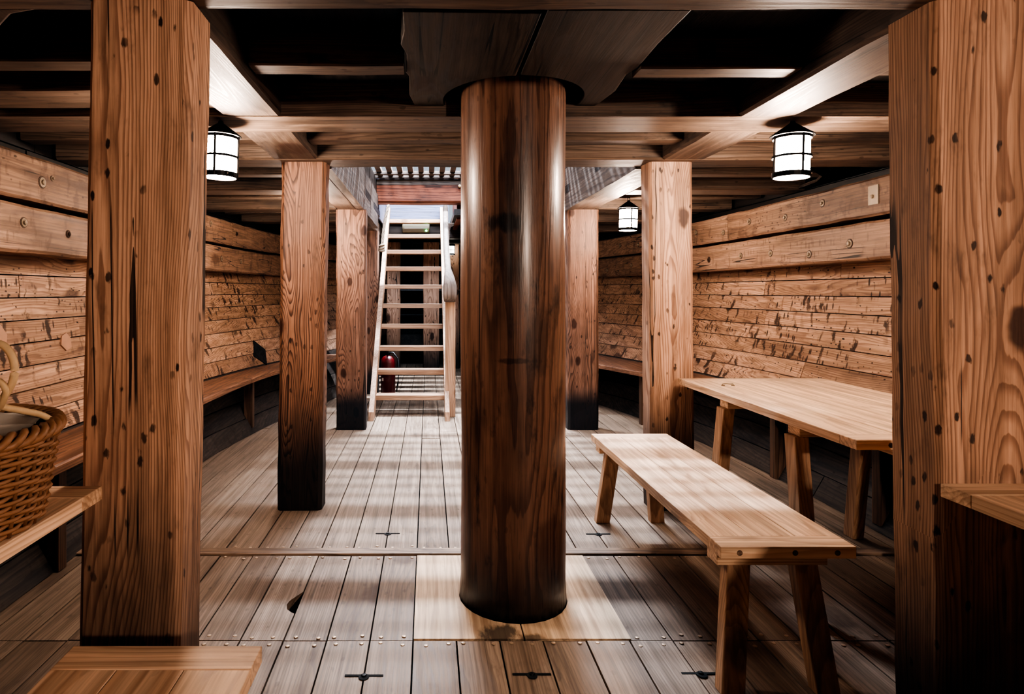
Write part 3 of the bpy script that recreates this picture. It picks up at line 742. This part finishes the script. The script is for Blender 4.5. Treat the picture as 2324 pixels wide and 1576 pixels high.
# ------------------------------------------------------------------ lanterns
def make_lantern(loc, label, r=.073, hgt=.178, glass='glass'):
    root = empty('hanging_lantern', loc, label, 'lantern', 'round hanging lanterns')
    # loc is the hanging point; body hangs below
    b = MB(); b.tube([(.0+.010*math.sin(2*PI*i/14), 0, -.014+.014*math.cos(2*PI*i/14)) for i in range(14)], .0028, 6, closed=True); b.build('hook', M['iron'], root)
    b = MB(); b.lathe([(.001, -.024), (.010, -.026), (.012, -.034), (r+.014, -.088), (r+.013, -.092), (r+.004, -.090), (.001, -.05)], 32)
    b.build('roof', M['iron'], root)
    zt, zb = -.092, -.092-hgt
    b = MB(); b.lathe([(r*.94, zt), (r*.94, zb+.004)], 32); g1 = b.build('glass', M[glass], root, smooth=False)
    b = MB()
    def ring(z0, z1, ro, ri):
        q = []
        for a in range(32):
            c, s = math.cos(2*PI*a/32), math.sin(2*PI*a/32); q.append((c, s))
        vs = []; fs = []
        for (rr, z) in ((ro, z0), (ro, z1), (ri, z1), (ri, z0)): vs += [(rr*c, rr*s, z) for c, s in q]
        for k in range(4):
            for a in range(32): fs.append((k*32+a, k*32+(a+1) % 32, ((k+1) % 4)*32+(a+1) % 32, ((k+1) % 4)*32+a))
        b.add(vs, fs)
    ring(zb, zb+.022, r+.003, r*.95); ring(zt-.012, zt, r+.003, r*.95); ring((zt+zb)/2-.005, (zt+zb)/2+.005, r+.004, r*.95)
    for a in range(4):
        c, s = math.cos(a*PI/2-PI/2+.04), math.sin(a*PI/2-PI/2+.04)
        b.tube([(c*(r+.002), s*(r+.002), zb), (c*(r+.002), s*(r+.002), zt)], .0055, 6)
    fr = b.build('frame', M['iron'], root)
    b = MB(); b.lathe([(.0005, 0), (.003, 0), (.003, .003), (.0005, .004)], 8); p = b.build('rivet', M['bolt'], fr)
    an = -PI/2+.75; p.location = ((r+.003)*math.cos(an), (r+.003)*math.sin(an), zb+.011); p.rotation_euler = Vector((math.cos(an), math.sin(an), 0)).to_track_quat('Z', 'Y').to_euler()
    return root
lan = make_lantern((1.572, 2.66, 2.0), 'lit round lantern hanging at the right under the near right carling')
lan.rotation_euler = (0, math.radians(1.5), 0)
b = MB(); b.tube([(-.03, 0, .0), (-.0, 0, .0)], .004, 6)
dup(lan, (-.893, 2.66, 2.0), 'lit round lantern hanging at the left beside the nearest left post')
dup(lan, (1.615, 4.97, 2.0), 'smaller looking lit lantern farther back left of the second right post')
dup(lan, (-.955, 4.97, 2.0), 'lit lantern hanging just behind the second left post')
lf = make_lantern((.355, 9.75, 2.03), 'tiny pale lantern far behind the ladder handrail', .062, .15, 'glass_dim')
lf.location.z = 2.06

# ------------------------------------------------------------------ ladder
ld = empty('ship_ladder', (-.18, 5.9, 0), 'pale steep wooden ship ladder with ten treads rising to the hatch', 'ladder')
ox, oy = -.18, 5.9
def lad(k): return (6.154+.238*k, .154+.2234*k)       # front-bottom edge of tread k
XL0, XL1, XR0, XR1 = -.572, -.522, .160, .205
for xa, xb in ((XL0, XL1), (XR0, XR1)):
    m = MB(); dy = .115
    if xa > 0: pass
    y0, z0 = 5.885, 0.0
    sl = .238/.2234
    prof = [(y0, 0), (y0+.02, .085), (lad(10)[0]-.14, lad(10)[1]+.0), (lad(10)[0]-.02, lad(10)[1]+.0), (y0+.20, .03), (y0+.17, 0)]
    m.hexa([(xa-ox, y-oy, z) for y, z in prof], [(xb-ox, y-oy, z) for y, z in prof])
    m.build('side_rail', M['ladder_z'], ld, bevel=.003)
for k in range(10):
    y, z = lad(k)
    m = MB(); m.box(XL1-.006-ox, XR0+.006-ox, y-oy, y-oy+.155, z, z+.05); m.build('tread', M['ladder_x'], ld, bevel=.003)
# newel post and handrail
m = MB(); m.box(.168-ox, .268-ox, 6.09-oy, 6.15-oy, 0, 1.20); nw = m.build('newel_post', M['ladder_z'], ld, bevel=.004)
m = MB(); rl = []
pth = [(.212, 6.02, 1.155, .060, .028), (.213, 6.02, 1.19, .068, .036), (.214, 6.03, 1.28, .068, .036), (.208, 6.06, 1.36, .055, .032), (.195, 6.14, 1.46, .033, .03), (.189, 6.4, 1.66, .031, .03), (.190, 6.8, 1.99, .031, .03), (.195, 7.06, 2.205, .031, .03)]
for x, y, z, hw, hd in pth:
    ring = []
    for i in range(12):
        a = 2*PI*i/12; ca, sa = math.cos(a), math.sin(a)
        ca = math.copysign(abs(ca)**.6, ca); sa = math.copysign(abs(sa)**.6, sa)
        ring.append((x+hw*ca-ox, y+sa*hd*.75-oy, z-sa*hd*.75))
    rl.append(ring)
m.loft(rl); m.build('handrail', M['grey_rail'], ld, smooth=True)
m = MB(); m.prism([(0, 0), (.085, 0), (.08, .03), (.045, .05), (.03, .09), (.028, .2), (0, .2)], -.02, .02)
br = m.build('rail_bracket', M['grey_rail'], ld, bevel=.003); br.rotation_euler = (-PI/2, 0, 0); br.location = (.225-ox, 7.36-oy, 2.055)
# hanging rope with knot
rp = empty('rope', (-.50, 6.62, 1.70), 'grey rope with a knotted end hanging beside the left ladder rail', 'rope')
b = MB(); pts = [(-.0+.06*t-.03*math.sin(t*3)*.4,   .22*t, .50*t) for t in [i/20 for i in range(21)]]
for q in range(3):
    hp = [(p[0]+.009*math.cos(i*.9+q*2.09), p[1]+.009*math.sin(i*.9+q*2.09), p[2]) for i, p in enumerate(pts)]
    b.tube(hp, .010, 6)
b.build('strand', M['rope'], rp, smooth=True)
b = MB()
for q in range(3):
    b.tube([(.026*math.cos(2*PI*i/12)*(1-.1*q), .026*math.sin(2*PI*i/12), -.015+.022*q+.012*math.sin(2*PI*i/12+q)) for i in range(12)], .014, 6, closed=True)
b.lathe([(.001, -.03), (.028, -.02), (.03, .02), (.001, .05)], 10)
b.build('knot', M['rope'], rp, smooth=True)
# peg on the red headledge
b = MB(); b.lathe([(.001, 0), (.018, 0), (.02, .02), (.014, .05), (.001, .055)], 12); o = b.build('wooden_peg', M['cord'], loc=(0, 0, 0)); o.rotation_euler = (PI/2, 0, 0); o.location = (.36, 7.103, 2.45)
tag(o, 'small pale peg on the red headledge beside the mast', 'peg')

# emergency light, extinguisher
em = empty('emergency_light', (-.172, 8.61, 2.12), 'cream emergency light box with a green lamp behind the top treads', 'emergency light')
b = MB(); b.box(-.19, .19, -.045, .048, -.06, .06); b.build('housing', M['box'], em, bevel=.012, seg=3)
b = MB(); b.box(-.16, .16, -.049, -.0445, -.006, .006); b.build('groove', M['label'], em, bevel=.002)
b = MB(); b.lathe([(.0005, 0), (.010, 0), (.008, .008), (.0005, .010)], 12); o = b.build('indicator_lamp', M['led'], em); o.rotation_euler = (PI/2, 0, 0); o.location = (.145, -.045, -.035)
fe = empty('fire_extinguisher', (-.475, 7.3, 0), 'dark red fire extinguisher standing on the floor behind the ladder', 'fire extinguisher')
b = MB(); b.lathe([(.001, .012), (.082, .012), (.086, .03), (.086, .40), (.078, .445), (.05, .475), (.024, .485), (.001, .486)], 28); b.build('cylinder', M['red'], fe, smooth=True)
b = MB(); b.lathe([(.001, 0), (.080, 0), (.083, .02), (.001, .022)], 24); b.build('base_ring', M['rubber'], fe)
b = MB(); b.lathe([(.001, .48), (.02, .48), (.02, .51), (.012, .53), (.001, .53)], 14); b.build('valve', M['iron'], fe)
b = MB(); b.box(-.012, .012, -.11, .01, .525, .537); b.box(-.01, .01, -.10, .0, .545, .553); b.build('lever', M['iron'], fe, bevel=.002)
b = MB(); b.tube([(.015, -.01, .515), (.06, -.02, .52), (.115, -.03, .45), (.128, -.03, .30), (.118, -.03, .16), (.10, -.035, .06)], .010, 8); b.build('hose', M['rubber'], fe, smooth=True)
for z in (.19, .30):
    b = MB(); rl = []
    for k in range(9):
        a = -PI*.5-.95+.35*k/8
        rl.append([(.0868*math.cos(a), .0868*math.sin(a), z), (.0868*math.cos(a), .0868*math.sin(a), z+.035), (.0875*math.cos(a), .0875*math.sin(a), z+.035), (.0875*math.cos(a), .0875*math.sin(a), z)])
    b.loft(rl); b.build('sticker', M['label'], fe)

# far cross pieces in the bow
for z0, z1, y, lab in ((1.02, 1.06, 10.2, 'thin far cross rail behind the ladder at chest height'), (.30, .52, 10.25, 'low heavy far cross timber in the bow behind the ladder'), (1.40, 1.62, 10.25, 'upper far cross timber in the bow between the far posts')):
    hw = half(z0+.05, y+.2)-.04 if z0 < 1.2 else half(1.7, y+.16)*2.245/2.43-.015
    wobble_beam(CX-hw, CX+hw, y, y+.16, z0, z1, M['beam_dark'] if z1 > 1.1 else M['bilge'], 'cross_timber', lab, 'timber', 'cross timbers in the bow')

# ------------------------------------------------------------------ small hull features
def hull_patch(side, y, z, size, n, rot, mat, name, lab, cat, th=.006):
    b = MB(); x = hull_x(side, z, y)
    poly = [(size*math.cos(rot+2*PI*i/n)*random.uniform(.85, 1.1), size*math.sin(rot+2*PI*i/n)) for i in range(n)]
    b.prism(poly, -.008, th)
    dy = Vector((hull_x(side, z, y+.1)-hull_x(side, z, y-.1), .2, 0)); dz = Vector((hull_x(side, z+.05, y)-hull_x(side, z-.05, y), 0, .1))
    nrm = dy.cross(dz); nrm.normalize()
    if nrm.x*side > 0: nrm = -nrm
    o = b.build(name, mat, loc=(0, 0, 0)); o.location = Vector((x, y, z))+nrm*.004
    ex = dy.normalized(); ez = nrm; ey = ez.cross(ex)
    o.rotation_euler = Matrix((ex, ey, ez)).transposed().to_euler()
    return tag(o, lab, cat)
hull_patch(-1, 3.49, .955, .052, 6, .3, M['patch'], 'wood_plug', 'pale six sided wooden plug let into the left hull beside the nearest post', 'plug')
hull_patch(-1, 2.96, 1.02, .062, 6, .1, M['patch'], 'wood_plug', 'pale wooden plug in the left hull above the basket at the frame edge', 'plug')
hull_patch(-1, 6.22, .62, .14, 4, .15, M['dark'], 'square_plate', 'dark square plate set askew on the left hull above the bench', 'plate')

# ------------------------------------------------------------------ basket
BX, BY, BZ = -.996, 1.205, .7735
bk = empty('wicker_basket', (BX, BY, BZ), 'round brown wicker basket with cord handles on the left table', 'basket')
NS = 34; HB = .185
def rad(z): return .205+.028*(z/HB)**.8
b = MB()
for k in range(NS):
    a = 2*PI*k/NS
    b.tube([(rad(z)*math.cos(a), rad(z)*math.sin(a), z) for z in [HB*i/8 for i in range(9)]], .0042, 6)
b.build('stakes', M['wicker_d'], bk, smooth=True)
b = MB(); rows = 19; N = NS*4
for q in range(rows):
    z = .006+(HB-.02)*q/(rows-1)
    pts = []
    for i in range(N):
        a = 2*PI*i/N; ph = (i/4+q) * PI
        rr = rad(z)+.0052*math.cos(ph)
        pts.append((rr*math.cos(a), rr*math.sin(a), z+.0015*math.sin(a*5+q)))
    b.tube(pts, .0040+.0008*random.random(), 6, closed=True)
b.build('weave', M['wicker'], bk, smooth=True)
b = MB(); N = 150
for q in range(3):
    pts = []
    for i in range(N):
        a = 2*PI*i/N; ph = a*17+q*2*PI/3
        pts.append(((rad(HB)+.011*math.cos(ph))*math.cos(a), (rad(HB)+.011*math.cos(ph))*math.sin(a), HB+.004+.011*math.sin(ph)))
    b.tube(pts, .0078, 6, closed=True)
b.build('rim_braid', M['wicker'], bk, smooth=True)
b = MB(); b.lathe([(.001, .003), (.2, .003), (.2, .008), (.001, .008)], 30); b.build('base', M['wicker_d'], bk)
b = MB(); rl = []
for j in range(10):
    rr = .206*j/9+.0005
    rl.append([(rr*math.cos(2*PI*i/36), rr*math.sin(2*PI*i/36), HB+.008+.012*math.sin(rr*30+i*.7)*(j/9)+.02*(1-j/9)) for i in range(36)])
b.loft(rl); b.build('cloth', M['cloth'], bk, smooth=True)
def wl(p): return (p[0]-BX, p[1]-BY, p[2]-BZ)
b = MB()
loop = [(-.92, 1.22, 1.0), (-.885, 1.21, 1.07), (-.86, 1.2, 1.12), (-.835, 1.2, 1.138), (-.814, 1.2, 1.122), (-.805, 1.2, 1.096), (-.808, 1.2, 1.066), (-.822, 1.2, 1.04), (-.84, 1.2, 1.015), (-.86, 1.21, .985)]
def spline(p, n=6):
    out = []
    P = [Vector(q) for q in p]
    for i in range(len(P)-1):
        a = P[max(i-1, 0)]; b_ = P[i]; c = P[i+1]; d = P[min(i+2, len(P)-1)]
        for k in range(n):
            t = k/n; out.append(.5*((2*b_)+(c-a)*t+(2*a-5*b_+4*c-d)*t*t+(3*b_-a-3*c+d)*t**3))
    out.append(P[-1]); return out
b.tube(spline([wl(p) for p in loop]), .0075, 8)
b.tube(spline([wl(p) for p in [(-.86, 1.2, 1.05), (-.832, 1.19, 1.068), (-.815, 1.19, 1.05), (-.83, 1.2, 1.02), (-.86, 1.22, 1.0)]]), .0062, 8)
b.tube(spline([wl(p) for p in [(-.90, 1.19, 1.04), (-.85, 1.2, 1.02), (-.815, 1.24, 1.0), (-.80, 1.275, .985), (-.788, 1.30, .965)]]), .0068, 8)
b.build('cord_handle', M['cord'], bk, smooth=True)

# ------------------------------------------------------------------ light
def area(name, loc, rot, sx, sy, col, power, spread=None):
    l = bpy.data.lights.new(name, 'AREA'); l.shape = 'RECTANGLE'; l.size = sx; l.size_y = sy; l.color = col; l.energy = power
    if spread: l.spread = spread
    o = bpy.data.objects.new(name, l); COL.objects.link(o); o.location = loc; o.rotation_euler = rot; return o
def point(name, loc, col, power, r=.07):
    l = bpy.data.lights.new(name, 'POINT'); l.color = col; l.energy = power; l.shadow_soft_size = r
    o = bpy.data.objects.new(name, l); COL.objects.link(o); o.location = loc; return o
area('hatch_daylight', (CX, 4.9, 3.7), (0, 0, 0), 2.2, 4.0, (.76, .84, 1.0), 1700)
def aim(frm, to): return (Vector(frm)-Vector(to)).to_track_quat('Z', 'Y').to_euler()
area('upper_hatch_daylight', (CX, 7.6, 6.0), aim((CX, 7.6, 6.0), (CX, 3.1, 0)), 2.2, .16, (.84, .89, 1.0), 3800)
area('companion_daylight', (-.15, 7.7, 3.15), aim((-.15, 7.7, 3.15), (-.15, 8.5, 2.2)), .8, .8, (.60, .74, 1.0), 13)
point('lantern_light_left', (-.9, -1.9, 1.78), (1.0, .79, .62), 16)
point('lantern_light_right', (2.0, -1.6, 1.78), (1.0, .77, .62), 285)
w = bpy.data.worlds.new('World'); S.world = w; w.use_nodes = True
w.node_tree.nodes['Background'].inputs[0].default_value = (.75, .86, 1.0, 1); w.node_tree.nodes['Background'].inputs[1].default_value = .6

# ------------------------------------------------------------------ camera
cam = bpy.data.cameras.new('camera'); co = bpy.data.objects.new('camera', cam); COL.objects.link(co)
co.location = (0, 0, 1.24); co.rotation_euler = (PI/2, 0, 0)
cam.sensor_fit = 'HORIZONTAL'; cam.sensor_width = 36; cam.lens = 36*1400/2324
cam.shift_x = (1162-972)/2324; cam.shift_y = -(788-662)/2324
cam.clip_start = .02
S.camera = co
S.view_settings.view_transform = 'AgX'
S.view_settings.look = 'AgX - High Contrast'
S.view_settings.exposure = 0.05

import os
S.view_settings.use_curve_mapping = True
cm = S.view_settings.curve_mapping
cm.black_level = (.0050, .0014, -.0006)
cm.white_level = (1, 1, 1)
cm.update()

# lighter light transport: this is an opaque interior, deep bounces add nothing visible
S.cycles.max_bounces = 5; S.cycles.diffuse_bounces = 4; S.cycles.glossy_bounces = 2
S.cycles.transmission_bounces = 2; S.cycles.transparent_max_bounces = 4; S.cycles.volume_bounces = 0
S.cycles.caustics_reflective = False; S.cycles.caustics_refractive = False
S.cycles.use_adaptive_sampling = True; S.cycles.adaptive_threshold = .04; S.cycles.adaptive_min_samples = 16
S.cycles.sample_clamp_indirect = 8
